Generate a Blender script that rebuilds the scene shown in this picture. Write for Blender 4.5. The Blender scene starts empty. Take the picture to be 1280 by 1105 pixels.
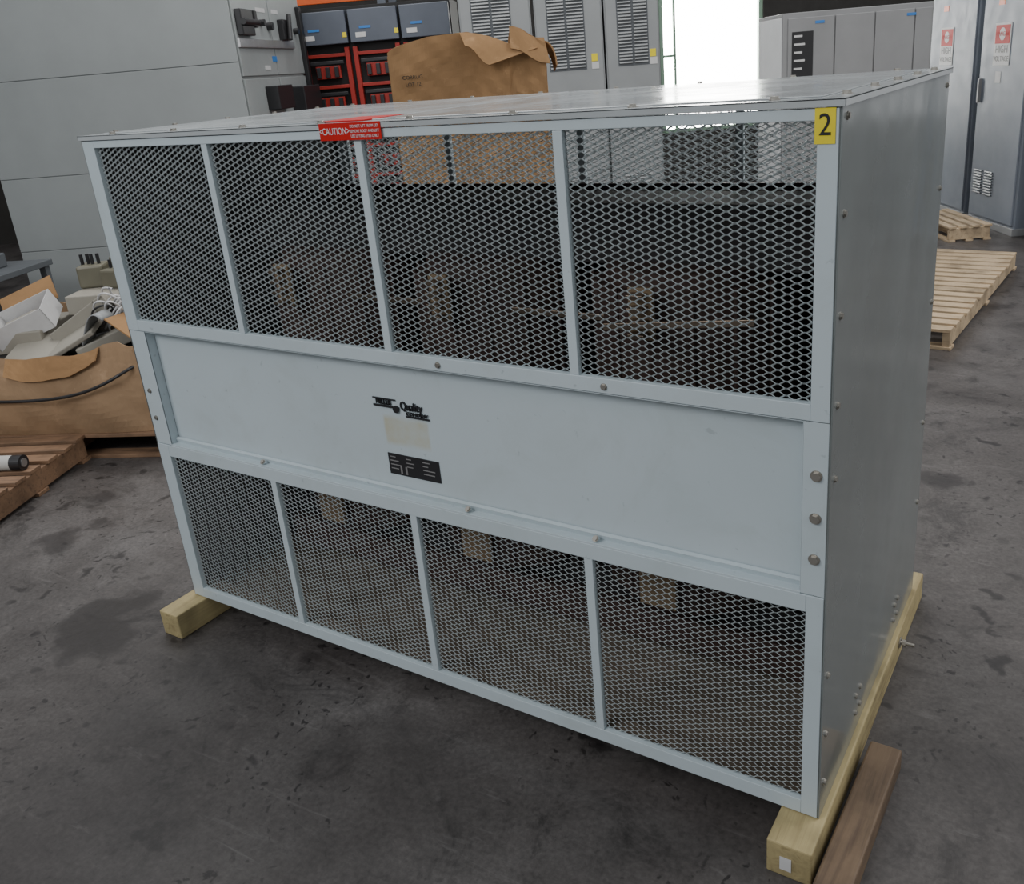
import bpy, math, random
from mathutils import Matrix, Vector
random.seed(7)
SC=bpy.context.scene
COL=SC.collection

# ------------------------------------------------------------------ materials
def newmat(name):
    m=bpy.data.materials.new(name); m.use_nodes=True
    nt=m.node_tree; b=nt.nodes['Principled BSDF']
    return m,nt,b
def N(nt,t,**k):
    n=nt.nodes.new(t)
    for a,v in k.items():
        if a in n.inputs: n.inputs[a].default_value=v
        else: setattr(n,a,v)
    return n
def coords(nt,scale=(1,1,1),world=False):
    tc=N(nt,'ShaderNodeTexCoord'); mp=N(nt,'ShaderNodeMapping'); mp.inputs['Scale'].default_value=scale
    if world:
        g=N(nt,'ShaderNodeNewGeometry'); nt.links.new(g.outputs['Position'],mp.inputs['Vector'])
    else: nt.links.new(tc.outputs['Object'],mp.inputs['Vector'])
    return mp.outputs['Vector']
def ramp(nt,src,stops):
    r=N(nt,'ShaderNodeValToRGB'); e=r.color_ramp.elements
    while len(e)<len(stops): e.new(0.5)
    for i,(p,c) in enumerate(stops):
        e[i].position=p; e[i].color=(c,c,c,1) if isinstance(c,(int,float)) else (*c,1)
    nt.links.new(src,r.inputs['Fac']); return r.outputs['Color']
def mixc(nt,fac,a,b,mode='MIX'):
    m=N(nt,'ShaderNodeMix',data_type='RGBA',blend_type=mode)
    for sock,v in ((m.inputs[0],fac),(m.inputs[6],a),(m.inputs[7],b)):
        if isinstance(v,bpy.types.NodeSocket): nt.links.new(v,sock)
        elif isinstance(v,(int,float)): sock.default_value=v
        else: sock.default_value=(*v,1)
    return m.outputs[2]
def noise(nt,vec,scale,detail=4,rough=.55,dist=0):
    n=N(nt,'ShaderNodeTexNoise'); n.inputs['Scale'].default_value=scale; n.inputs['Detail'].default_value=detail
    n.inputs['Roughness'].default_value=rough; n.inputs['Distortion'].default_value=dist
    nt.links.new(vec,n.inputs['Vector']); return n.outputs['Fac']
def bump(nt,b,src,st,dist=.01):
    bn=N(nt,'ShaderNodeBump'); bn.inputs['Strength'].default_value=st; bn.inputs['Distance'].default_value=dist
    nt.links.new(src,bn.inputs['Height']); nt.links.new(bn.outputs['Normal'],b.inputs['Normal'])
def paint(name,c,rough=.4,metal=0,var=.12,spec=.5,wav=0.0,scale=2.5):
    m,nt,b=newmat(name); v=coords(nt)
    n=noise(nt,v,scale,6,.6)
    dark=tuple(x*(1-var*2) for x in c)
    f=ramp(nt,n,[(.25,1.),(.6,0.)])
    col=mixc(nt,f,c,dark)
    nt.links.new(col,b.inputs['Base Color'])
    n2=noise(nt,v,9,4)
    r=ramp(nt,n2,[(.3,max(rough-.07,0)),(.7,rough+.08)])
    nt.links.new(r,b.inputs['Roughness'])
    b.inputs['Metallic'].default_value=metal; b.inputs['Specular IOR Level'].default_value=spec
    if wav>0: bump(nt,b,noise(nt,v,3.0,2),wav,.02)
    return m
def plain(name,c,rough=.6,metal=0,spec=.5):
    m,nt,b=newmat(name); v=coords(nt); n=noise(nt,v,20,3)
    col=mixc(nt,n,tuple(x*.85 for x in c),tuple(min(x*1.1,1) for x in c))
    nt.links.new(col,b.inputs['Base Color']); b.inputs['Roughness'].default_value=rough; b.inputs['Metallic'].default_value=metal
    b.inputs['Specular IOR Level'].default_value=spec
    return m
def wood(name,c1,c2,axis=1,rough=.7):
    m,nt,b=newmat(name); s=[26,26,26]; s[axis]=1.6
    v=coords(nt,tuple(s)); n=noise(nt,v,1.6,5,.6,.6)
    col=ramp(nt,n,[(.3,c2),(.5,c1),(.72,tuple(x*.8 for x in c1))])
    v2=coords(nt); st=ramp(nt,noise(nt,v2,6,5),[(.3,.55),(.55,1.)])
    col=mixc(nt,1.0,col,st,'MULTIPLY')
    nt.links.new(col,b.inputs['Base Color']); b.inputs['Roughness'].default_value=rough
    bump(nt,b,n,.35,.004); return m

def main_paint(name,c,rough,stain=False,wav=.04,var=.06,wsc=2.2):
    m,nt,b=newmat(name); v=coords(nt)
    n=noise(nt,v,1.6,5,.55)
    col=mixc(nt,ramp(nt,n,[(.3,1.),(.6,0.)]),c,tuple(x*(1-var) for x in c))
    gr=ramp(nt,noise(nt,v,4.5,8,.7,.6),[(.50,0.),(.75,.30)])
    col=mixc(nt,gr,col,(c[0]*.72,c[1]*.68,c[2]*.60))
    if stain:
        spk=ramp(nt,noise(nt,v,38,3,.5),[(.0,0.),(.69,0.),(.74,1.)])
        col=mixc(nt,mixc(nt,.5,(0,0,0),spk),col,tuple(x*.6 for x in c))
        sx=N(nt,'ShaderNodeSeparateXYZ'); nt.links.new(v,sx.inputs[0])
        def band(o,lo,hi,soft):
            a=N(nt,'ShaderNodeMapRange'); a.inputs[1].default_value=lo-soft; a.inputs[2].default_value=lo+soft
            bb=N(nt,'ShaderNodeMapRange'); bb.inputs[1].default_value=hi+soft; bb.inputs[2].default_value=hi-soft
            nt.links.new(o,a.inputs[0]); nt.links.new(o,bb.inputs[0])
            mu=N(nt,'ShaderNodeMath',operation='MULTIPLY'); nt.links.new(a.outputs[0],mu.inputs[0]); nt.links.new(bb.outputs[0],mu.inputs[1]); return mu.outputs[0]
        mu=N(nt,'ShaderNodeMath',operation='MULTIPLY'); nt.links.new(band(sx.outputs[0],-1.140,-.995,.004),mu.inputs[0]); nt.links.new(band(sx.outputs[2],.795,.868,.008),mu.inputs[1])
        mu2=N(nt,'ShaderNodeMath',operation='MULTIPLY'); nt.links.new(mu.outputs[0],mu2.inputs[0]); nt.links.new(ramp(nt,noise(nt,v,14,4),[(.3,.35),(.65,1.)]),mu2.inputs[1])
        col=mixc(nt,mu2.outputs[0],col,(.46,.44,.32))
    nt.links.new(col,b.inputs['Base Color'])
    r=ramp(nt,noise(nt,v,6,4),[(.3,rough-.05),(.7,rough+.08)]); nt.links.new(r,b.inputs['Roughness'])
    bump(nt,b,noise(nt,v,wsc,2),wav,.02)
    return m
CP=(.50,.575,.605)
M_front=main_paint('cabinet_paint',CP,.36,True)
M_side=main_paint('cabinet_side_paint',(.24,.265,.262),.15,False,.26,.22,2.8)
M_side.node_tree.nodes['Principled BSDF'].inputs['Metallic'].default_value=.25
M_top=main_paint('cabinet_top_paint',(.42,.45,.46),.16,False,.05,.10)
M_mesh=paint('expanded_metal_paint',(.58,.64,.65),.42,0,.06)
M_inner=plain('dark_interior',(.022,.019,.019),.7)
M_innerwall=paint('inner_wall_paint',(.08,.08,.075),.6)
M_pan=paint('dusty_pan',(.17,.135,.10),.7,0,.25,scale=5)
M_coil=paint('coil_resin',(.060,.034,.027),.6,0,.2)
M_barrier=paint('barrier_board',(.055,.026,.027),.5)
M_tan=paint('insulator_tan',(.24,.17,.10),.6)
M_copper=plain('copper_bus',(.26,.20,.15),.35,.8)
M_bolt=plain('bolt_steel',(.42,.40,.36),.35,.8)
M_black=plain('black_plastic',(.02,.02,.022),.4)
M_red=plain('label_red',(.48,.012,.012),.6,0,.2)
M_dred=paint('switch_red',(.34,.022,.015),.5)
M_yel=plain('label_yellow',(.80,.66,.02),.5)
M_white=plain('label_white',(.6,.6,.6),.6,0,.2)
M_ink=plain('ink_black',(.01,.01,.01),.5)
M_bluetape=plain('tape_blue',(.04,.2,.55),.6)
M_gear=paint('switchgear_grey',(.32,.345,.345),.45,0,.05)
M_gear2=paint('switchgear_light_grey',(.29,.305,.31),.45,0,.07)
M_gear3=paint('switchgear_tan_grey',(.27,.275,.28),.5,0,.08)
M_lit_end=paint('painted_lit_end',(.72,.74,.75),.5,0,.05)  # brightness of the lit cabinet end, put into the colour
M_lv=paint('louvre_grey',(.10,.11,.12),.5,0,.05)
M_tall=paint('tall_cabinet_grey',(.20,.225,.265),.5,0,.06,.3)
M_slate=paint('slate_blue',(.10,.115,.145),.45)
M_dark=plain('dark_gap',(.012,.012,.012),.7)
M_alu=plain('aluminium_trim',(.6,.6,.6),.3,.8)
M_orange=plain('rack_orange',(.8,.13,.02),.5)
M_green=plain('frame_green',(.25,.38,.28),.5)
M_pine=wood('treated_pine',(.44,.36,.18),(.27,.21,.10),1)
M_brown=wood('brown_timber',(.17,.115,.07),(.10,.065,.042),1)
M_palx=wood('pallet_wood',(.55,.42,.27),(.36,.26,.16),0)
M_palold=wood('old_pallet_wood',(.26,.155,.09),(.13,.08,.05),0)
M_foam=plain('foam_pipe',(.5,.5,.47),.7)
M_scrap=paint('scrap_beige',(.34,.32,.27),.6)
M_olive=paint('relay_olive',(.18,.17,.12),.5)

def cardboard(name,c):
    m,nt,b=newmat(name); v=coords(nt)
    n=noise(nt,v,3,7,.65,.5); col=mixc(nt,ramp(nt,n,[(.3,1.),(.6,0.)]),c,tuple(x*.66 for x in c))
    n2=ramp(nt,noise(nt,v,11,5,.7),[(.60,0.),(.72,.35)]); col=mixc(nt,n2,col,tuple(min(1,x*1.5+.03) for x in c))
    nt.links.new(col,b.inputs['Base Color']); b.inputs['Roughness'].default_value=.9; b.inputs['Specular IOR Level'].default_value=.15
    bump(nt,b,noise(nt,v,10,4),.3,.01); return m
M_card=cardboard('cardboard',(.38,.225,.11))
M_card2=cardboard('cardboard_weathered',(.37,.245,.145))

def floor_mat():
    m,nt,b=newmat('stained_concrete'); v=coords(nt,world=True)
    big=noise(nt,v,.8,8,.65,.6)
    col=ramp(nt,big,[(.30,(.034,.030,.029)),(.45,(.070,.063,.060)),(.58,(.105,.097,.093)),(.72,(.165,.155,.150))])
    mid=ramp(nt,noise(nt,v,3.4,9,.75,1.2),[(.32,.38),(.46,.92),(.60,1.05),(.72,1.5)])
    col=mixc(nt,1.0,col,mid,'MULTIPLY')
    fine=ramp(nt,noise(nt,v,70,4,.7),[(.3,.70),(.7,1.25)])
    col=mixc(nt,1.0,col,fine,'MULTIPLY')
    mp=N(nt,'ShaderNodeMapping'); mp.inputs['Scale'].default_value=(2.2,14,1); mp.inputs['Rotation'].default_value=(0,0,.7); nt.links.new(v,mp.inputs['Vector'])
    sc_=ramp(nt,noise(nt,mp.outputs[0],1.3,6,.7,.8),[(.60,0.),(.74,.45)])
    col=mixc(nt,sc_,col,(.19,.18,.175))
    nn=N(nt,'ShaderNodeTexNoise'); nn.inputs['Scale'].default_value=5; nn.inputs['Detail'].default_value=6; nt.links.new(v,nn.inputs['Vector'])
    sc=N(nt,'ShaderNodeVectorMath',operation='SCALE'); sc.inputs[3].default_value=.45
    vd=N(nt,'ShaderNodeVectorMath',operation='ADD')
    nt.links.new(nn.outputs['Color'],sc.inputs[0]); nt.links.new(v,vd.inputs[0]); nt.links.new(sc.outputs[0],vd.inputs[1])
    def spots(scale,stops,gs,gp,colr,col):
        sp=N(nt,'ShaderNodeTexVoronoi'); sp.inputs['Scale'].default_value=scale; nt.links.new(vd.outputs[0],sp.inputs['Vector'])
        gate=ramp(nt,noise(nt,v,gs,3),gp)
        f=mixc(nt,1.0,ramp(nt,sp.outputs['Distance'],stops),gate,'MULTIPLY')
        return mixc(nt,f,col,colr)
    col=spots(1.7,[(.0,.8),(.14,.65),(.22,0.)],.8,[(.40,0.),(.50,1.)],(.020,.017,.017),col)
    col=spots(7,[(.0,1.),(.15,.8),(.24,0.)],1.3,[(.42,0.),(.52,.9)],(.017,.015,.015),col)
    col=spots(20,[(.0,1.),(.15,.85),(.24,0.)],1.7,[(.44,0.),(.54,.9)],(.015,.013,.013),col)
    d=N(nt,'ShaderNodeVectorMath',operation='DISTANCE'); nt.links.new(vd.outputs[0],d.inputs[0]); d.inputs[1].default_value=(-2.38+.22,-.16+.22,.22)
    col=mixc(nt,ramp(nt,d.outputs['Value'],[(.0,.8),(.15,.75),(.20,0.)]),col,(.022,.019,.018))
    nt.links.new(col,b.inputs['Base Color'])
    r=ramp(nt,noise(nt,v,2.2,5),[(.3,.34),(.7,.62)]); nt.links.new(r,b.inputs['Roughness'])
    bump(nt,b,noise(nt,v,25,5),.15,.01)
    return m
M_floor=floor_mat()
M_wall=paint('warehouse_wall',(.035,.033,.03),.8)

# ------------------------------------------------------------------ geometry helpers
def empty(name,loc=(0,0,0),rz=0):
    e=bpy.data.objects.new(name,None); e.location=loc; e.rotation_euler=(0,0,rz); e.empty_display_size=.1
    COL.objects.link(e); return e
def mesh(parent,name,vs,fs,mat,smooth=False,bev=0,solid=0):
    me=bpy.data.meshes.new(name); me.from_pydata(vs,[],fs); me.update()
    if smooth: me.polygons.foreach_set('use_smooth',[True]*len(me.polygons))
    o=bpy.data.objects.new(name,me); COL.objects.link(o)
    if parent is not None: o.parent=parent
    me.materials.append(mat)
    if solid:
        s=o.modifiers.new('s','SOLIDIFY'); s.thickness=solid; s.offset=0
    if bev:
        bm=o.modifiers.new('b','BEVEL'); bm.width=bev; bm.segments=2; bm.limit_method='ANGLE'
    return o
BF=[(0,3,2,1),(4,5,6,7),(0,1,5,4),(1,2,6,5),(2,3,7,6),(3,0,4,7)]
def bv(lo,hi):
    (a,b,c),(d,e,f)=lo,hi
    return [(a,b,c),(d,b,c),(d,e,c),(a,e,c),(a,b,f),(d,b,f),(d,e,f),(a,e,f)]
def boxes(parent,name,L,mat,bev=.0015):
    vs=[];fs=[]
    for it in L:
        lo,hi=it[0],it[1]; v=bv(lo,hi)
        if len(it)>2:
            c=Vector([(lo[i]+hi[i])/2 for i in range(3)]); R=it[2]
            v=[tuple(R@(Vector(p)-c)+c) for p in v]
        k=len(vs); vs+=v; fs+=[tuple(i+k for i in f) for f in BF]
    return mesh(parent,name,vs,fs,mat,bev=bev)
def box(parent,name,lo,hi,mat,bev=.0015,R=None):
    return boxes(parent,name,[(lo,hi)+((R,) if R else ())],mat,bev)
def rot(ax,deg): return Matrix.Rotation(math.radians(deg),3,ax)
def cyls(parent,name,L,mat,seg=16,smooth=False,bev=0):
    vs=[];fs=[]
    for c,ax,r,l in L:
        c=Vector(c); a=Vector(ax).normalized(); q=a.to_track_quat('Z','Y'); k=len(vs)
        for s in (-.5,.5):
            for i in range(seg):
                t=2*math.pi*i/seg; vs.append(tuple(c+q@Vector((r*math.cos(t),r*math.sin(t),l*s))))
        fs+=[(k+i,k+(i+1)%seg,k+seg+(i+1)%seg,k+seg+i) for i in range(seg)]
        fs.append(tuple(k+i for i in reversed(range(seg)))); fs.append(tuple(k+seg+i for i in range(seg)))
    return mesh(parent,name,vs,fs,mat,bev=bev)
def bolts(parent,name,L,mat=None,r=.008):
    cyls(parent,name+'_washers',[(Vector(p)+Vector(n)*.001,n,r*1.3,.002) for p,n in L],mat or M_bolt,14)
    return cyls(parent,name,[(Vector(p)+Vector(n)*r*.45,n,r,r*.8) for p,n in L],mat or M_bolt,6)
def sheet(parent,name,fn,nu,nv,mat,th=.004,smooth=True):
    vs=[fn(i/nu,j/nv) for j in range(nv+1) for i in range(nu+1)]
    fs=[(j*(nu+1)+i,j*(nu+1)+i+1,(j+1)*(nu+1)+i+1,(j+1)*(nu+1)+i) for j in range(nv) for i in range(nu)]
    return mesh(parent,name,vs,fs,mat,smooth,solid=th)
def text(parent,name,s,size,loc,R,mat,align='CENTER',ext=.0004,sx=1):
    c=bpy.data.curves.new(name,'FONT'); c.body=s; c.size=size; c.align_x=align; c.align_y='CENTER'; c.extrude=ext
    o=bpy.data.objects.new(name,c); COL.objects.link(o); o.parent=parent; o.location=loc; o.rotation_euler=R; o.scale=(sx,1,1)
    c.materials.append(mat); return o
FR=(math.pi/2,0,0)
def tube(parent,name,pts,r,mat,cyc=False):
    c=bpy.data.curves.new(name,'CURVE'); c.dimensions='3D'; c.bevel_depth=r; c.bevel_resolution=3; c.resolution_u=8
    s=c.splines.new('NURBS'); s.points.add(len(pts)-1)
    for i,p in enumerate(pts): s.points[i].co=(*p,1)
    s.use_endpoint_u=True; s.order_u=3; s.use_cyclic_u=cyc
    o=bpy.data.objects.new(name,c); COL.objects.link(o); o.parent=parent; c.materials.append(mat); return o

def expanded(panels,y,nL,nS,w=.0038,t=.0014,flat=.18,sgn=-1):
    vs=[];fs=[]
    for x0,x1,z0,z1 in panels:
        L=(x1-x0)/nL; S=(z1-z0)/nS
        for m in range(2*nS):
            lo=z0+m*S/2; hi=lo+S/2
            a,b=(lo,hi) if m%2==0 else (hi,lo)
            pts=[]
            for i in range(nL):
                X=x0+i*L
                if flat>0:
                    pts+=[(X,a),(X+flat*L*.5,a),(X+L*.5-flat*L*.5,b),(X+L*.5+flat*L*.5,b),(X+L-flat*L*.5,a)]
                else: pts+=[(X,a),(X+L*.5,b)]
            pts.append((x1,a))
            k=len(vs)
            dy,dz=sgn*w*.42,w*.5
            ty,tz=t*.5,t*.2
            for px,pz in pts:
                vs+= [(px,y-dy-ty,pz-dz),(px,y-dy+ty,pz-dz+tz),(px,y+dy+ty,pz+dz),(px,y+dy-ty,pz+dz-tz)]
            for i in range(len(pts)-1):
                q=k+4*i
                for e in range(4):
                    f=(e+1)%4
                    fs.append((q+e,q+f,q+4+f,q+4+e))
    return vs,fs

# ------------------------------------------------------------------ main ventilated cabinet
W,D,Z0,Z1=2.107,1.0,.09,1.59
ZA,ZB=1.023,.652
cab=empty('ventilated_transformer_cabinet')
g=.003
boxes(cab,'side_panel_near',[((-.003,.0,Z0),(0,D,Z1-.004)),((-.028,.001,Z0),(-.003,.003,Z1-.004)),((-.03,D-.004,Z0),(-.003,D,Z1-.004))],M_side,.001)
boxes(cab,'side_panel_far',[((-W,0,Z0),(-W+.003,D,Z1-.004))],M_innerwall,.001)
boxes(cab,'side_panel_far_skin',[((-W-.001,0,Z0),(-W,D,Z1-.004))],M_side,0)
boxes(cab,'lid',[((-W-.006,-.006,Z1-.003),(.006,D+.006,Z1)),((-W-.006,-.006,Z1-.013),(.006,-.004,Z1)),((.004,-.006,Z1-.013),(.006,D+.006,Z1)),
 ((-W-.006,D+.004,Z1-.013),(.006,D+.006,Z1)),((-W-.006,-.006,Z1-.013),(-W-.004,D+.006,Z1))],M_top,.0008)
boxes(cab,'lid_inset_panels',[((-W+.045,.045,Z1),(-1.07,D-.045,Z1+.0025)),((-1.05,.045,Z1),(-.045,D-.045,Z1+.0025))],M_top,.0015)
tb=[]
for i in range(8):
    x=-W+.12+i*(W-.24)/7
    tb+=[((x,.022,Z1),(0,0,1)),((x,D-.022,Z1),(0,0,1))]
for i in range(5):
    y=.1+i*.2
    tb+=[((-.02,y,Z1),(0,0,1)),((-W+.02,y,Z1),(0,0,1))]
bolts(cab,'lid_bolts',tb,M_bolt,.0075)
boxes(cab,'base_pan',[((-W+.004,.03,Z0),(-.004,D-.03,Z0+.004)),((-W+.02,.02,Z0),(-.02,.06,Z0+.035)),((-W+.02,D-.06,Z0),(-.02,D-.02,Z0+.035))],M_pan,0)
xs=[-1.585,-1.06,-.54]; dw=.011
XL,XR=-2.052,-.040
def frame(name,y0,y1,zb,zt,zmb,zmt,mat):
    L=[((-W+g,y0,zb),(XL,y1,zt)),((XR,y0,zb),(-g*1.6,y1,zt)),
       ((XL,y0,zb),(XR,y1,zmb)),((XL,y0,zmt),(XR,y1,zt))]
    L+=[((x-dw,y0+.001,zmb),(x+dw,y1,zmt)) for x in xs]
    return boxes(cab,name,L,mat,.0012)
frame('upper_grille_frame',-.002,.016,ZA+.002,Z1-.015,1.058,1.556,M_front)
frame('lower_grille_frame',-.002,.016,Z0+.002,ZB-.001,.128,.612,M_front)
e=[XL]+[v for x in xs for v in (x-dw,x+dw)]+[XR]
pan=[(e[i],e[i+1]) for i in range(0,8,2)]
v,f=expanded([(a,b,1.058,1.556) for a,b in pan],.010,15,36)
mesh(cab,'upper_expanded_mesh',v,f,M_mesh)
v,f=expanded([(a,b,.128,.612) for a,b in pan],.010,15,35)
mesh(cab,'lower_expanded_mesh',v,f,M_mesh)
RY=.030
boxes(cab,'middle_panel',[((-W+.075,RY,ZB),(-.052,RY+.003,ZA)),
  ((-W+g,.0,ZB+.001),(-W+.075,.003,ZA)),((-W+.0735,.0,ZB+.001),(-W+.075,RY,ZA)),
  ((-.052,.0,ZB+.001),(-g*1.6,.003,ZA)),((-.0535,.0,ZB+.001),(-.052,RY,ZA)),
  ((-W+.075,-.001,ZB-.001),(-.052,RY,ZB+.004)),
  ((-W+.075,RY-.010,ZB),(-.052,RY,ZB+.020),rot('X',20)),
  ((-W+.075,.001,ZA-.002),(-.052,RY,ZA))],M_front,.001)
bolts(cab,'flange_bolts',[((-.026,.0,z),(0,-1,0)) for z in (.915,.825,.735)],M_bolt,.009)
bolts(cab,'flange_bolts_far',[((-W+.03,0,z),(0,-1,0)) for z in (.83,.74)],M_bolt,.006)
bolts(cab,'frame_screws',[((x,-.002,1.040),(0,-1,0)) for x in (-.91,-.47)]+[((x,.006,ZB+.012),(0,-.6,.8)) for x in (-1.62,-.88,-.52)],M_bolt,.006)
sb=[((0,.03,z),(1,0,0)) for z in (1.56,1.40,1.22,1.05,.9,.45,.30,.17)]+[((0,D-.03,z),(1,0,0)) for z in (1.55,1.3,1.0,.65,.4)]
sb+=[((0,y,z),(1,0,0)) for y in (.30,.34,.72,.76) for z in (.15,.20)]
bolts(cab,'side_bolts',sb,M_bolt,.0055)
def rframe(name,zb,zt,zmb,zmt):
    L=[((-W+g,D-.016,zb),(XL,D,zt)),((XR,D-.016,zb),(-g,D,zt)),((XL,D-.016,zb),(XR,D,zmb)),((XL,D-.016,zmt),(XR,D,zt))]
    L+=[((x-dw,D-.016,zmb),(x+dw,D,zmt)) for x in xs]
    boxes(cab,name,L,M_front,.001)
rframe('rear_upper_frame',ZA,Z1-.015,1.058,1.556)
rframe('rear_lower_frame',Z0+.002,ZB,.128,.612)
box(cab,'rear_middle_panel',(-W+g,D-.006,ZB),(-g,D-.002,ZA),M_innerwall,0)
v,f=expanded([(a,b_,1.058,1.556) for a,b_ in pan],D-.01,15,36,w=.0025,flat=0)
mesh(cab,'rear_upper_mesh',v,f,M_mesh)
v,f=expanded([(a,b_,.128,.612) for a,b_ in pan],D-.01,15,35,w=.003,flat=0)
mesh(cab,'rear_lower_mesh',v,f,M_mesh)
cx=[-1.62,-1.05,-.48]
boxes(cab,'core_yokes',[((-1.95,.40,1.20),(-.14,.60,1.35)),((-1.95,.40,.16),(-.14,.60,.32))],M_inner,.004)
cyls(cab,'coils',[((x,.5,.76),(0,0,1),.25,.82) for x in cx],M_coil,40)
cyls(cab,'coil_inner_cylinders',[((x,.5,.76),(0,0,1),.215,.90) for x in cx],M_coil,40)
cyls(cab,'coil_spacer_sticks',[((x+.25*math.cos(t),.5+.25*math.sin(t),.76),(0,0,1),.006,.84) for x in cx for t in [k*math.pi/8 for k in range(9,16)]],M_coil,8)
box(cab,'rear_barrier',(-2.05,.86,.30),(-.04,.868,1.33),M_barrier,0)
boxes(cab,'terminal_boards',[((x-.03,.20,1.08),(x+.03,.215,1.20)) for x in cx]+[((x-.05,.225,.36),(x+.05,.24,.50)) for x in cx],M_tan,.002)
bl=[]
for x in cx:
    bl+=[((x-.02,.17,1.09+k*.03),(x+.02,.20,1.10+k*.03)) for k in range(4)]
boxes(cab,'tap_links',bl,M_copper,.001)
boxes(cab,'bus_bars',[((-1.75,.30,1.085),(-.35,.31,1.10)),((-.55,.15,1.13),(-.20,.16,1.145),rot('Y',-6))],M_copper,.001)
boxes(cab,'core_clamps',[((-1.98,.36,.14),(-.1,.40,.24)),((-1.98,.60,.14),(-.1,.64,.24))],M_coil,.003)
# labels
box(cab,'caution_label',(-1.165,-.0075,1.553),(-.980,-.0065,1.5905),M_red,0)
box(cab,'caution_label_fold',(-1.20,.03,Z1+.0005),(-1.06,.17,Z1+.0030),M_red,0)
text(cab,'caution_text','<CAUTION>',.021,(-1.118,-.0078,1.572),FR,M_white,sx=.78)
for k,s in enumerate(('DO NOT LIFT FROM LID','REMOVE ROOF AND LIFT','USE LIFTING EYES ONLY')):
    text(cab,'caution_small_text_%d'%k,s,.009,(-1.028,-.0078,1.582-.0105*k),FR,M_white,sx=.85)
box(cab,'number_label',(-.044,-.0035,1.519),(-.010,-.0022,1.576),M_yel,0)
text(cab,'number_text','2',.050,(-.027,-.004,1.548),FR,M_ink,sx=.9)
PY=RY-.001
box(cab,'rating_plate',(-1.143,PY-.001,.706),(-.974,PY,.766),M_black,.0005)
rl=[]
for k in range(4):
    for j in range(3):
        if random.random()<.85: rl.append(((-1.136+j*.054,PY-.0016,.755-k*.011),(-1.136+j*.054+random.uniform(.015,.040),PY-.001,.7575-k*.011)))
rl+=[((-1.105+j*.017,PY-.0016,.711),(-1.099+j*.017,PY-.001,.733)) for j in range(2)]
boxes(cab,'rating_plate_print',rl,M_alu,0)
text(cab,'emblem_block_text','MILLER',.022,(-1.155,PY-.002,.909),FR,M_black,'LEFT',.002,.75)
text(cab,'emblem_script_text','Quality',.032,(-1.075,PY-.002,.905),FR,M_black,'LEFT',.002,.75)
text(cab,'emblem_lower_text','COMPANY',.013,(-1.058,PY-.002,.886),FR,M_black,'LEFT',.002,1.1)
boxes(cab,'emblem_bars',[((-1.165,PY-.003,.895),(-1.08,PY,.900)),((-1.165,PY-.003,.916),(-1.09,PY,.919)),((-1.06,PY-.003,.876),(-.985,PY,.880))],M_black,0)
cyls(cab,'emblem_gear',[((-1.090,PY-.002,.893),(0,1,0),.010,.004)],M_black,10)

# ------------------------------------------------------------------ skids
sk=empty('timber_skid',(-2.14,-.12,0)); box(sk,'timber',(0,0,0),(.09,1.2,.089),M_pine,.004)
sk2=empty('timber_skid.001',(-.084,-.10,0)); box(sk2,'timber',(0,0,0),(.098,1.20,.089),M_pine,.004)
box(sk2,'tag',(.03,-.0015,.02),(.055,-.0005,.055),M_white,0)
cyls(sk2,'lag_shaft',[((.118,.86,.055),(1,0,0),.005,.04)],M_bolt,12); cyls(sk2,'lag_washer',[((.100,.86,.055),(1,0,0),.016,.003)],M_bolt,20)
cyls(sk2,'lag_nut',[((.110,.86,.055),(1,0,0),.010,.010)],M_bolt,6)
tl=empty('timber_board',(.020,-.50,0),math.radians(-1)); box(tl,'board',(0,0,0),(.074,.83,.058),M_brown,.005)

# ------------------------------------------------------------------ floor / walls
mesh(None,'floor',[(-25,-12,0),(15,-12,0),(15,20,0),(-25,20,0)],[(0,1,2,3)],M_floor)
HX,HY=-.5485,.8361; RX,RYY=.8361,.5485
def HP(lat,h,z=0): return (.3932+RX*lat+HX*h,-1.5265+RYY*lat+HY*h,z)
ROT=math.atan2(RYY,RX)
wb=boxes(None,'wall_back',[((-11,0,0),(1.75,.2,4.5)),((1.75,0,0),(3.05,.2,.7)),((1.75,0,3.3),(3.05,.2,4.5)),((3.05,0,0),(10,.2,4.5))],M_wall,0)
wb.location=HP(0,12); wb.rotation_euler=(0,0,ROT)
wl=boxes(None,'wall_left',[((0,0,0),(.2,18,4.5))],M_wall,0); wl.location=HP(-9.5,-4); wl.rotation_euler=(0,0,ROT)
wn=empty('window_1',HP(0,12),ROT)
mw,nt,bb=newmat('window_daylight'); bb.inputs['Base Color'].default_value=(.8,.85,.9,1)
bb.inputs['Emission Color'].default_value=(1,.985,.95,1); bb.inputs['Emission Strength'].default_value=22
box(wn,'daylit_pane',(1.75,.12,.7),(3.05,.13,3.3),mw,0)
boxes(wn,'mullions',[((1.75,.02,.7),(1.80,.12,3.3)),((3.0,.02,.7),(3.05,.12,3.3)),((1.93,.04,.7),(1.96,.11,3.3)),((1.75,.04,1.62),(1.96,.11,1.65)),((1.75,.04,1.20),(3.05,.11,1.23)),((1.75,.02,.7),(3.05,.12,.74))],M_green,.003)

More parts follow.
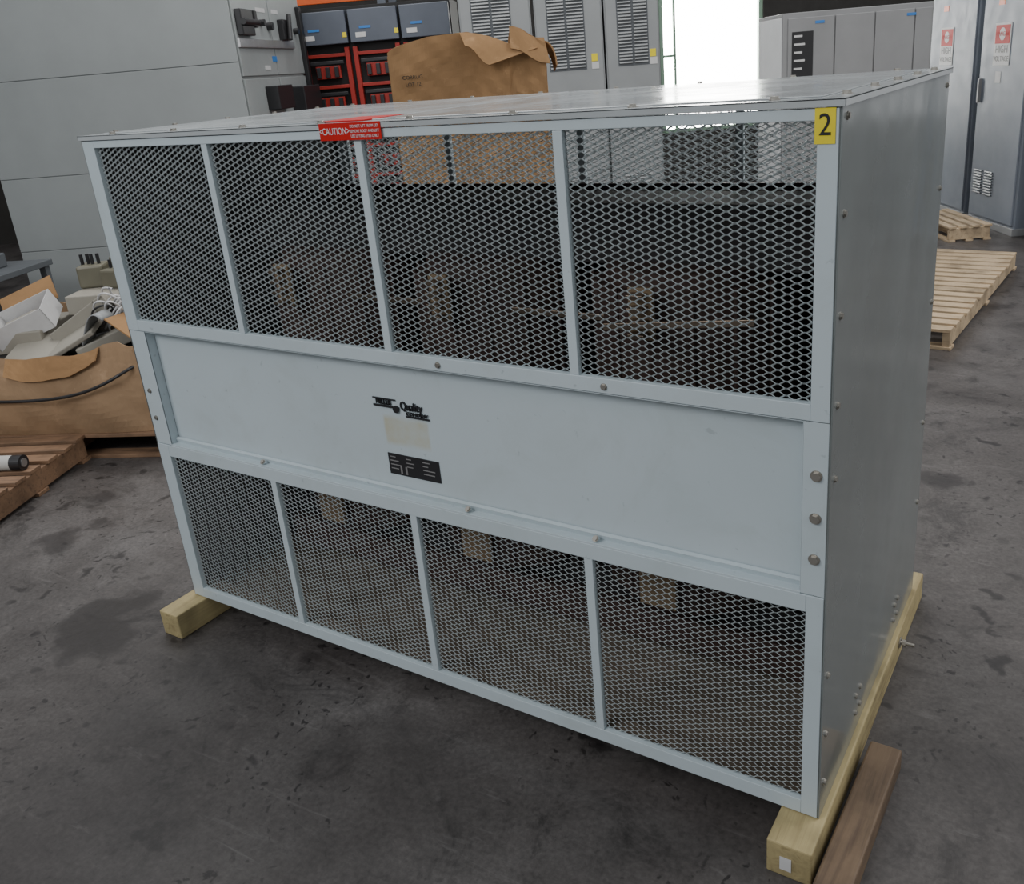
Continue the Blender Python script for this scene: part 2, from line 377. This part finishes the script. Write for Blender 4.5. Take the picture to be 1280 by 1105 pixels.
# ------------------------------------------------------------------ left switchgear
a=math.atan2(.475,.88)
SW=2.05; SDp=1.6
sw=empty('switchgear_lineup',(-5.15-SW*.88,3.2-SW*.475,0),a)
boxes(sw,'carcass',[((0,.01,0),(SW-.01,SDp,2.6))],M_gear,.003)
zz=[.02,.60,1.16,1.86,2.58]
boxes(sw,'front_panels',[((.004,0,zz[i]+.003),(SW-.004,.012,zz[i+1]-.003)) for i in range(4)],M_gear,.002)
boxes(sw,'side_doors',[((SW-.01,.03,.05),(SW+.006,.78,1.74)),((SW-.01,.03,1.76),(SW+.006,.78,2.55)),((SW-.01,.80,.05),(SW+.006,1.57,1.74)),((SW-.01,.80,1.76),(SW+.006,1.57,2.55))],M_gear,.004)
S=SW+.006
boxes(sw,'trim_strips',[((S,.03,1.96),(S+.02,1.25,2.02))],M_alu,.002)
boxes(sw,'breaker_handles',[((S,.06,2.04),(S+.05,.30,2.22)),((S,.36,2.10),(S+.04,.42,2.22)),((S,.95,2.02),(S+.05,1.12,2.18)),
  ((S,.42,1.50),(S+.10,.78,1.68)),((S,1.00,1.46),(S+.12,1.45,1.66)),((S,.2,1.30),(S+.05,.45,1.42)),((S,1.46,1.5),(S+.04,1.52,2.3))],M_black,.008)
cyls(sw,'handle_grips',[((S+.07,.18,2.13),(0,1,0),.022,.30),((S+.07,1.04,2.12),(0,.3,1),.02,.2)],M_black,14)
cyls(sw,'knobs',[((S+.02,.55,2.14),(1,0,0),.025,.05),((S+.02,.72,2.12),(1,0,0),.03,.05),((S+.02,1.35,2.10),(1,0,0),.025,.05)],M_black,20)
boxes(sw,'nameplates',[((S,.5,2.22),(S+.004,.7,2.25)),((S,.85,2.22),(S+.004,1.0,2.25)),((S,.5,1.80),(S+.004,.62,1.83))],M_white,0)
boxes(sw,'tape',[((S,.70,1.86),(S+.003,.80,1.90))],M_bluetape,0)

# ------------------------------------------------------------------ red/blue switchboard
a=math.atan2(.6,1.0)
rb=empty('fused_switchboard',(-5.92,4.55,0),a)
boxes(rb,'carcass',[((0,.08,0),(1.36,.7,2.28))],M_dark,.003)
boxes(rb,'upper_doors',[((.01+i*.455,0,1.98),(.44+i*.455,.09,2.25)) for i in range(3)],M_slate,.006)
red=[];blk=[];
for i in range(3):
    x=.01+i*.455
    red+=[((x,.03,.3),(x+.04,.09,1.95)),((x+.38,.03,.3),(x+.42,.09,1.95))]
    for k in range(6):
        z=.35+k*.265
        red+=[((x+.04,.04,z+.20),(x+.38,.09,z+.23)),((x+.10,.03,z+.02),(x+.32,.07,z+.13))]
        for j in range(3): blk.append(((x+.11+j*.08,-.0,z+.03),(x+.145+j*.08,.04,z+.12)))
        blk.append(((x+.06,.02,z+.14),(x+.36,.05,z+.17)))
boxes(rb,'red_switch_frames',red,M_dred,.004); boxes(rb,'fuse_holders',blk,M_black,.004)
boxes(rb,'labels',[((.06+i*.455,-.003,2.02),(.15+i*.455,0,2.06)) for i in range(3)],M_white,0)
boxes(rb,'yellow_labels',[((.40,-.003,2.03),(.435,0,2.07)),((.86,-.003,2.03),(.895,0,2.07))],M_yel,0)
boxes(rb,'blue_tape',[((.10+i*.455,-.004,2.09),(.20+i*.455,-.001,2.11)) for i in range(3)],M_bluetape,0)
rk=empty('storage_rack',HP(-3.4,9.9),ROT)
boxes(rk,'beams',[((0,0,2.48),(2.0,.06,2.60)),((0,.9,2.48),(2.0,.96,2.60)),((0,0,1.2),(2.0,.06,1.32)),((0,.9,1.2),(2.0,.96,1.32))],M_orange,.004)
boxes(rk,'uprights',[((x,y,0),(x+.08,y+.08,3.2)) for x in (-.08,2.0) for y in (-.01,.88)],M_slate,.004)

# ------------------------------------------------------------------ louvred cabinets
def louvcab(name,loc,a,w,h):
    o=empty(name,loc,a)
    box(o,'carcass',(0,.012,0),(w-.006,.6,h),M_gear2,.004)
    boxes(o,'doors',[((.012,0,.05),(w-.018,.014,h-.02))],M_gear2,.003)
    L=[];cw=w*.24
    for x0 in (.11,.11+cw+.02):
        for k in range(26):
            z=1.62+k*.026
            L.append(((x0,-.012,z),(x0+cw,.0,z+.012),rot('X',-25)))
        for k in range(14):
            z=.3+k*.03
            L.append(((x0,-.012,z),(x0+cw,.0,z+.016),rot('X',-25)))
    boxes(o,'louvres',L,M_gear2,.001)
    box(o,'louvre_backing',(.10,-.001,1.60),(.14+2*cw,.0005,2.31),M_lv,0)
    boxes(o,'latch',[((w-.08,-.02,1.25),(w-.05,0,1.40))],M_black,.003)
    boxes(o,'tag',[((w*.8,-.003,1.66),(w*.8+.05,0,1.72))],M_yel,0)
    boxes(o,'warning_tag',[((w*.8,-.003,1.60),(w*.8+.06,0,1.655))],M_white,0)
    return o
a=math.atan2(.9,1.4)
ux,uy=math.cos(a),math.sin(a)
for i,n in enumerate(('louvred_cabinet','louvred_cabinet.001','louvred_cabinet.002')):
    d=[0,.62,1.20][i]; louvcab(n,(-4.42+ux*d,4.93+uy*d,0),a,[.60,.57,.46][i],2.45)

# ------------------------------------------------------------------ low grey cabinet
a=math.atan2(.5,.8)
lc=empty('low_control_cabinet',(-1.99,5.86,0),a)
box(lc,'carcass',(0,.012,0),(1.17,.85,1.89),M_gear3,.005)
box(lc,'lit_end_skin',(-.006,.03,.03),(0,.82,1.86),M_lit_end,.003)  # added skin, its pale colour stands in for light on this end
boxes(lc,'doors',[((.04,0,.06),(.40,.014,1.85)),((.41,0,.06),(.71,.014,1.85)),((.72,0,.06),(1.02,.014,1.85)),((1.03,0,.06),(1.16,.014,1.85))],M_gear3,.004)
box(lc,'label_panel',(.07,-.004,1.38),(.235,0,1.75),M_black,0)
boxes(lc,'label_strips',[((.085,-.006,1.71-k*.06),(.15+.02*(k%2),-.004,1.725-k*.06)) for k in range(5)],M_white,0)
boxes(lc,'tape',[((.25,-.003,1.80),(.32,0,1.82)),((.96,-.003,1.80),(1.03,0,1.82))],M_bluetape,0)
boxes(lc,'latches',[((.67,-.02,1.2),(.69,0,1.32)),((.75,-.02,1.2),(.77,0,1.32))],M_black,.003)

# ------------------------------------------------------------------ tall cabinets with danger signs
def tall(name,loc,a,w,dep,h=2.4):
    o=empty(name,loc,a)
    box(o,'carcass',(0,.012,0),(w,dep,h),M_tall,.006)
    boxes(o,'door',[((.03,-.004,.08),(w-.03,.014,h-.04))],M_tall,.006)
    box(o,'plinth',(-.004,-.006,0),(w+.004,dep+.004,.06),M_gear3,.003)
    lo=[((.10+c*.19,-.016,z),(.24+c*.19,-.002,z+.012),rot('X',-25)) for c in range(2) for z in [.28+k*.024 for k in range(9)]]
    boxes(o,'louvres',lo,M_lv,.001)
    sx=.26; dz=-.30
    box(o,'sign_plate',(sx,-.010,1.66+dz),(sx+.27,-.005,1.99+dz),M_white,0)
    box(o,'sign_red',(sx+.015,-.012,1.83+dz),(sx+.255,-.009,1.975+dz),M_red,0)
    cyls(o,'sign_oval',[((sx+.135,-.0125,1.905+dz),(0,1,0),.05,.002)],M_white,24)
    text(o,'sign_danger_text','DANGER',.05,(sx+.135,-.0145,1.905+dz),FR,M_red)
    text(o,'sign_high_text','HIGH',.085,(sx+.135,-.012,1.785+dz),FR,M_ink)
    text(o,'sign_voltage_text','VOLTAGE',.058,(sx+.135,-.012,1.71+dz),FR,M_ink)
    boxes(o,'latch',[((.06,-.03,1.05),(.085,0,1.25))],M_gear3,.003)
    boxes(o,'tape',[((sx+.06,-.007,1.22),(sx+.15,-.004,1.31))],M_white,0)
    boxes(o,'orange_tag',[((sx+.02,-.007,1.83),(sx+.12,-.004,1.88))],M_orange,0)
    return o
a=math.atan2(-.84,.54)
tall('high_voltage_cabinet',(-1.36,8.46,0),a,.98,.8)
tall('high_voltage_cabinet.001',(-.79,7.58,0),a,.84,.8)
tall('high_voltage_cabinet.002',(-.22,6.74,0),a+.35,.84,.8)

# ------------------------------------------------------------------ pallets
def pallet(name,loc,a,lx,ly,mat,n=9,h=.13,st=3):
    o=empty(name,loc,a)
    bw=ly/n*.68
    dk=[((0+random.uniform(-.01,.01),i*(ly-bw)/(n-1),h-.018),(lx+random.uniform(-.01,.01),i*(ly-bw)/(n-1)+bw,h)) for i in range(n)]
    boxes(o,'deck_boards',dk,mat,.002)
    boxes(o,'stringers',[((x,.01,.018),(x+.04,ly-.01,h-.0185)) for x in [i*(lx-.06)/(st-1)+.01 for i in range(st)]],mat,.002)
    boxes(o,'bottom_boards',[((0,y,0),(lx,y+bw,.0175)) for y in (0,(ly-bw)/2,ly-bw)],mat,.002)
    return o
pallet('wooden_pallet',(-1.45,3.70,0),math.radians(-3.3),1.15,2.08,M_palx,17,.12)
pallet('wooden_pallet.001',(-1.24,7.26,0),a,.85,.36,M_palx,4,.13)
aL=math.atan2(.41,.91); cl,sl=math.cos(aL),math.sin(aL)
pallet('wooden_pallet.002',(-3.38-1.25*cl,.90-1.25*sl,0),aL,1.25,1.0,M_palold,8,.13)
aP=math.atan2(.45,.89); cp,sp_=math.cos(aP),math.sin(aP)
pallet('wooden_pallet.003',(-3.49-1.2*cp,.0-1.2*sp_,0),aP,1.2,.78,M_palold,7,.13)
pp=empty('pipe_insulation_roll',(-3.79,.27,.13+.036),aP)
cyls(pp,'tube',[((-.25,0,0),(1,0,0),.035,.6)],M_foam,28)
cyls(pp,'end_cap',[((.075,0,0),(1,0,0),.036,.05)],M_black,28)
cyls(pp,'bore',[((.102,0,0),(1,0,0),.02,.004)],M_alu,20)

# ------------------------------------------------------------------ carton with scrap on the left
cb=empty('scrap_carton',(-3.47-1.3*cl,.90-1.3*sl,.132),aL)
WB,DB,HB=1.28,.86,.42
def lerp(P,s):
    for i in range(len(P)-1):
        if P[i][0]<=s<=P[i+1][0]:
            u=(s-P[i][0])/(P[i+1][0]-P[i][0]); return P[i][1]+(P[i+1][1]-P[i][1])*u
    return P[-1][1]
PF=[(0,.40),(.35,.40),(.5,.385),(.62,.40),(.70,.395),(.80,.42),(.83,.445),(.90,.46),(.93,.43),(1,.44)]
BU=[(0,0),(.2,.03),(.45,.07),(.6,.045),(.8,.075),(1,.0)]
def bulge(s,t): return lerp(BU,s)*math.sin(math.pi*min(t*.9+.1,1))+.012*(abs((s*4.3+t*2.1)%1-.5)-.25)
sheet(cb,'front_wall',lambda s,t:(s*WB,-bulge(s,t)+.01*t,lerp(PF,s)*t),48,14,M_card2,.007,False)
sheet(cb,'back_wall',lambda s,t:(s*WB,DB,(HB+.05*math.sin(s*9))*t),10,4,M_card2,.007,False)
sheet(cb,'left_wall',lambda s,t:(0,s*DB,HB*t),6,4,M_card2,.007,False)
sheet(cb,'right_wall',lambda s,t:(WB+.2*bulge(s,t)-.06*t,s*DB,(HB+.03*math.sin(s*8))*t),10,5,M_card2,.007,False)
sheet(cb,'front_flap',lambda s,t:((.42+.40*s)*WB,-.0-.05*t,lerp(PF,.42+.40*s)-.075*t-.03*t*math.sin(s*4)),10,3,M_card,.006,False)
sheet(cb,'front_flap_far',lambda s,t:((.02+.36*s)*WB,-.0-.06*t,.40+.10*t),6,3,M_card,.006,False)
sheet(cb,'right_flap',lambda s,t:(WB-.06-.14*t,.05+s*.7,HB+.02+.12*t-.05*s),6,3,M_card,.006,False)
box(cb,'fill',(.03,.03,.002),(WB-.09,DB-.03,HB-.06),M_dark,.01)
tube(cb,'strap',[(-.02,-.05,.20),(.3,-.065,.20),(.65,-.09,.20),(.9,-.098,.22),(1.08,-.095,.27),(1.22,-.05,.34),(1.26,.2,.36)],.008,M_black)
ct=empty('white_box',(.46,.34,.45)); ct.parent=cb; ct.rotation_euler=(math.radians(14),math.radians(-20),math.radians(18))
boxes(ct,'white_box_walls',[((-.15,-.12,0),(.15,-.116,.12)),((-.15,.116,0),(.15,.12,.12)),((-.15,-.12,0),(-.146,.12,.12)),((.146,-.12,0),(.15,.12,.12))],M_white,0)
boxes(ct,'white_box_bottom',[((-.145,-.115,0),(.145,.115,.005))],M_card,0)
box(ct,'white_box_lid',(-.15,.13,.09),(.15,.27,.094),M_card,0,rot('X',45))
box(ct,'carton_content',(-.13,-.10,.01),(.05,.08,.07),M_scrap,.01)
boxes(cb,'scrap_plates',[((.60,.05,.42),(1.00,.26,.445),rot('Y',-26)@rot('X',18)),((.74,.30,.44),(1.12,.60,.54),rot('Y',-8)@rot('Z',20)),((.45,.05,.38),(.75,.3,.40),rot('X',20)),
  ((.62,.22,.48),(1.02,.28,.55),rot('Y',-30)),((.86,.10,.38),(1.15,.20,.46),rot('Z',25)@rot('Y',-18)),((.3,.2,.36),(.55,.6,.47),rot('Z',10)),((.62,.42,.50),(1.14,.80,.60),rot('Z',6))],M_scrap,.006)
boxes(cb,'relays',[((.60,.58,.60),(.74,.72,.72),rot('Z',15)),((.77,.54,.60),(.93,.68,.70),rot('Z',-12)),((.72,.72,.60),(1.00,.84,.74)),((.95,.58,.58),(1.10,.72,.68))],M_olive,.012)
cyls(cb,'relay_posts',[((.62+.03*i,.64+.01*(i%2),.74),(0,0,1),.009,.07) for i in range(4)]+[((.80+.035*i,.61,.72),(0,0,1),.008,.05) for i in range(4)],M_black,10)
cyls(cb,'ceramic_bushings',[((.76+.05*i,.78,.755),(0,0,1),.014,.04) for i in range(4)],M_white,12)
for k in range(11):
    cx_,cy_=1.03+random.uniform(-.08,.07),.26+random.uniform(-.08,.14); pts=[]
    r0=random.uniform(.04,.09); pz=random.uniform(.03,.08)
    for i in range(14):
        t=i/13*4*math.pi; pts.append((cx_+r0*math.cos(t+k),cy_+r0*.8*math.sin(t+k),.50+pz*math.sin(t*1.3+k)+.008*i))
    tube(cb,'cable_%d'%k,pts,.005,M_white if k<8 else M_black)
sheet(cb,'curved_cover',lambda s,t:(.92+.14*s,.06+.10*t,.42+.16*math.sin(s*2.2)),12,3,M_gear2,.005)

eq=empty('workbench',(-6.75,1.05,0),aL)
boxes(eq,'top',[((0,0,.58),(.9,.7,.62))],M_lv,.004)
boxes(eq,'legs',[((x,y,0),(x+.05,y+.05,.58)) for x in (.02,.83) for y in (.02,.63)],M_lv,.003)
boxes(eq,'parts_box',[((.2,.15,.62),(.7,.5,.72))],M_lv,.01)

# ------------------------------------------------------------------ cardboard box behind the cabinet
a=math.atan2(.55,.83)
gb=empty('cardboard_box',(-2.45,1.73,0),a)
GW,GD=.70,.60
P=[(0,1.775),(.03,1.79),(.10,1.805),(.26,1.828),(.52,1.835),(.56,1.825),(.60,1.79),(.68,1.765),(.74,1.742),(.765,1.75),(.78,1.82),(.80,1.845),(.86,1.83),(.92,1.80),(1,1.765)]
def crease(s,t): return .022*(abs((s*3.1+t*1.3)%1-.5)-.25)+.016*(abs((s*1.7-t*9.3)%1-.5)-.25)+.012*(abs((s*5.7+t*14)%1-.5)-.25)
sheet(gb,'front_wall',lambda s,t:(s*GW,crease(s,t),lerp(P,s)*t),80,60,M_card,.006,False)
sheet(gb,'right_wall',lambda s,t:(GW+crease(s,t),s*GD,1.74*t),10,20,M_card,.006,False)
sheet(gb,'left_wall',lambda s,t:(0,s*GD,1.76*t),6,6,M_card,.006,False)
sheet(gb,'back_wall',lambda s,t:(s*GW,GD,(1.76+.02*math.sin(s*7))*t),6,6,M_card,.006,False)
sheet(gb,'folded_front_flap',lambda s,t:(.33+.10*s+.24*s*(1-t)+.02*t,-.012-.045*t-.01*s,1.832-.085*s-.055*t+.01*math.sin(s*6)),8,4,M_card,.006,False)
sheet(gb,'right_flap',lambda s,t:(GW-.15+.15*s+.02*t*s,-.015-.03*t+.02*s,1.84-.06*s-.09*t-.02*s*t+.008*math.sin(s*7)),8,5,M_card,.006,False)
sheet(gb,'right_flap_lip',lambda s,t:(GW+.05*math.sin(t*1.6),s*GD*.6,1.74-.10*(1-math.cos(t*1.6))+.03*(1-s)),6,5,M_card,.006,False)
for k in range(2): text(gb,'print_%d'%k,['CORRUG','LOT 12'][k],.022,(.10,-.014,1.665-.03*k),FR,M_ink)

# ------------------------------------------------------------------ lights
w=bpy.data.worlds.new('World'); SC.world=w; w.use_nodes=True
bg=w.node_tree.nodes['Background']; bg.inputs[0].default_value=(.95,.97,1,1); bg.inputs[1].default_value=.58
def area(name,loc,tgt,size,e,c=(1,1,1)):
    l=bpy.data.lights.new(name,'AREA'); l.shape='RECTANGLE'; l.size=size[0]; l.size_y=size[1]; l.energy=e; l.color=c
    o=bpy.data.objects.new(name,l); COL.objects.link(o); o.location=loc
    o.rotation_euler=(Vector(tgt)-Vector(loc)).to_track_quat('-Z','Y').to_euler(); return o
area('overhead_fill',(-3.0,-4.5,4.5),(-1.2,.2,.8),(3,2),160,(.97,.98,1))  # three area lamps out of view, added for overhead and front fill
area('overhead_fill.001',(3.0,3.5,5),(.5,2.2,0),(3,3),200,(1,.98,.96))
area('overhead_fill.002',(-4.0,3.0,5.5),(-4.0,3.4,0),(4,3),190,(1,.98,.96))

# ------------------------------------------------------------------ camera
cam=bpy.data.cameras.new('camera'); co=bpy.data.objects.new('camera',cam); COL.objects.link(co)
yaw,pitch,roll=-0.5806,0.3559,-0.0842
F=Vector((math.sin(yaw)*math.cos(pitch),math.cos(yaw)*math.cos(pitch),-math.sin(pitch)))
r=Vector((math.cos(yaw),-math.sin(yaw),0)); u=r.cross(F)
R=math.cos(roll)*r+math.sin(roll)*u; U=-math.sin(roll)*r+math.cos(roll)*u
m=Matrix((R,U,-F)).transposed().to_4x4(); m.translation=Vector((.3932,-1.5265,1.6794)); co.matrix_world=m
cam.sensor_fit='HORIZONTAL'; cam.sensor_width=36; cam.lens=1117.99/1280*36
cam.shift_x=-46.743/1280; cam.shift_y=-57.359/1280; cam.clip_end=100
SC.camera=co
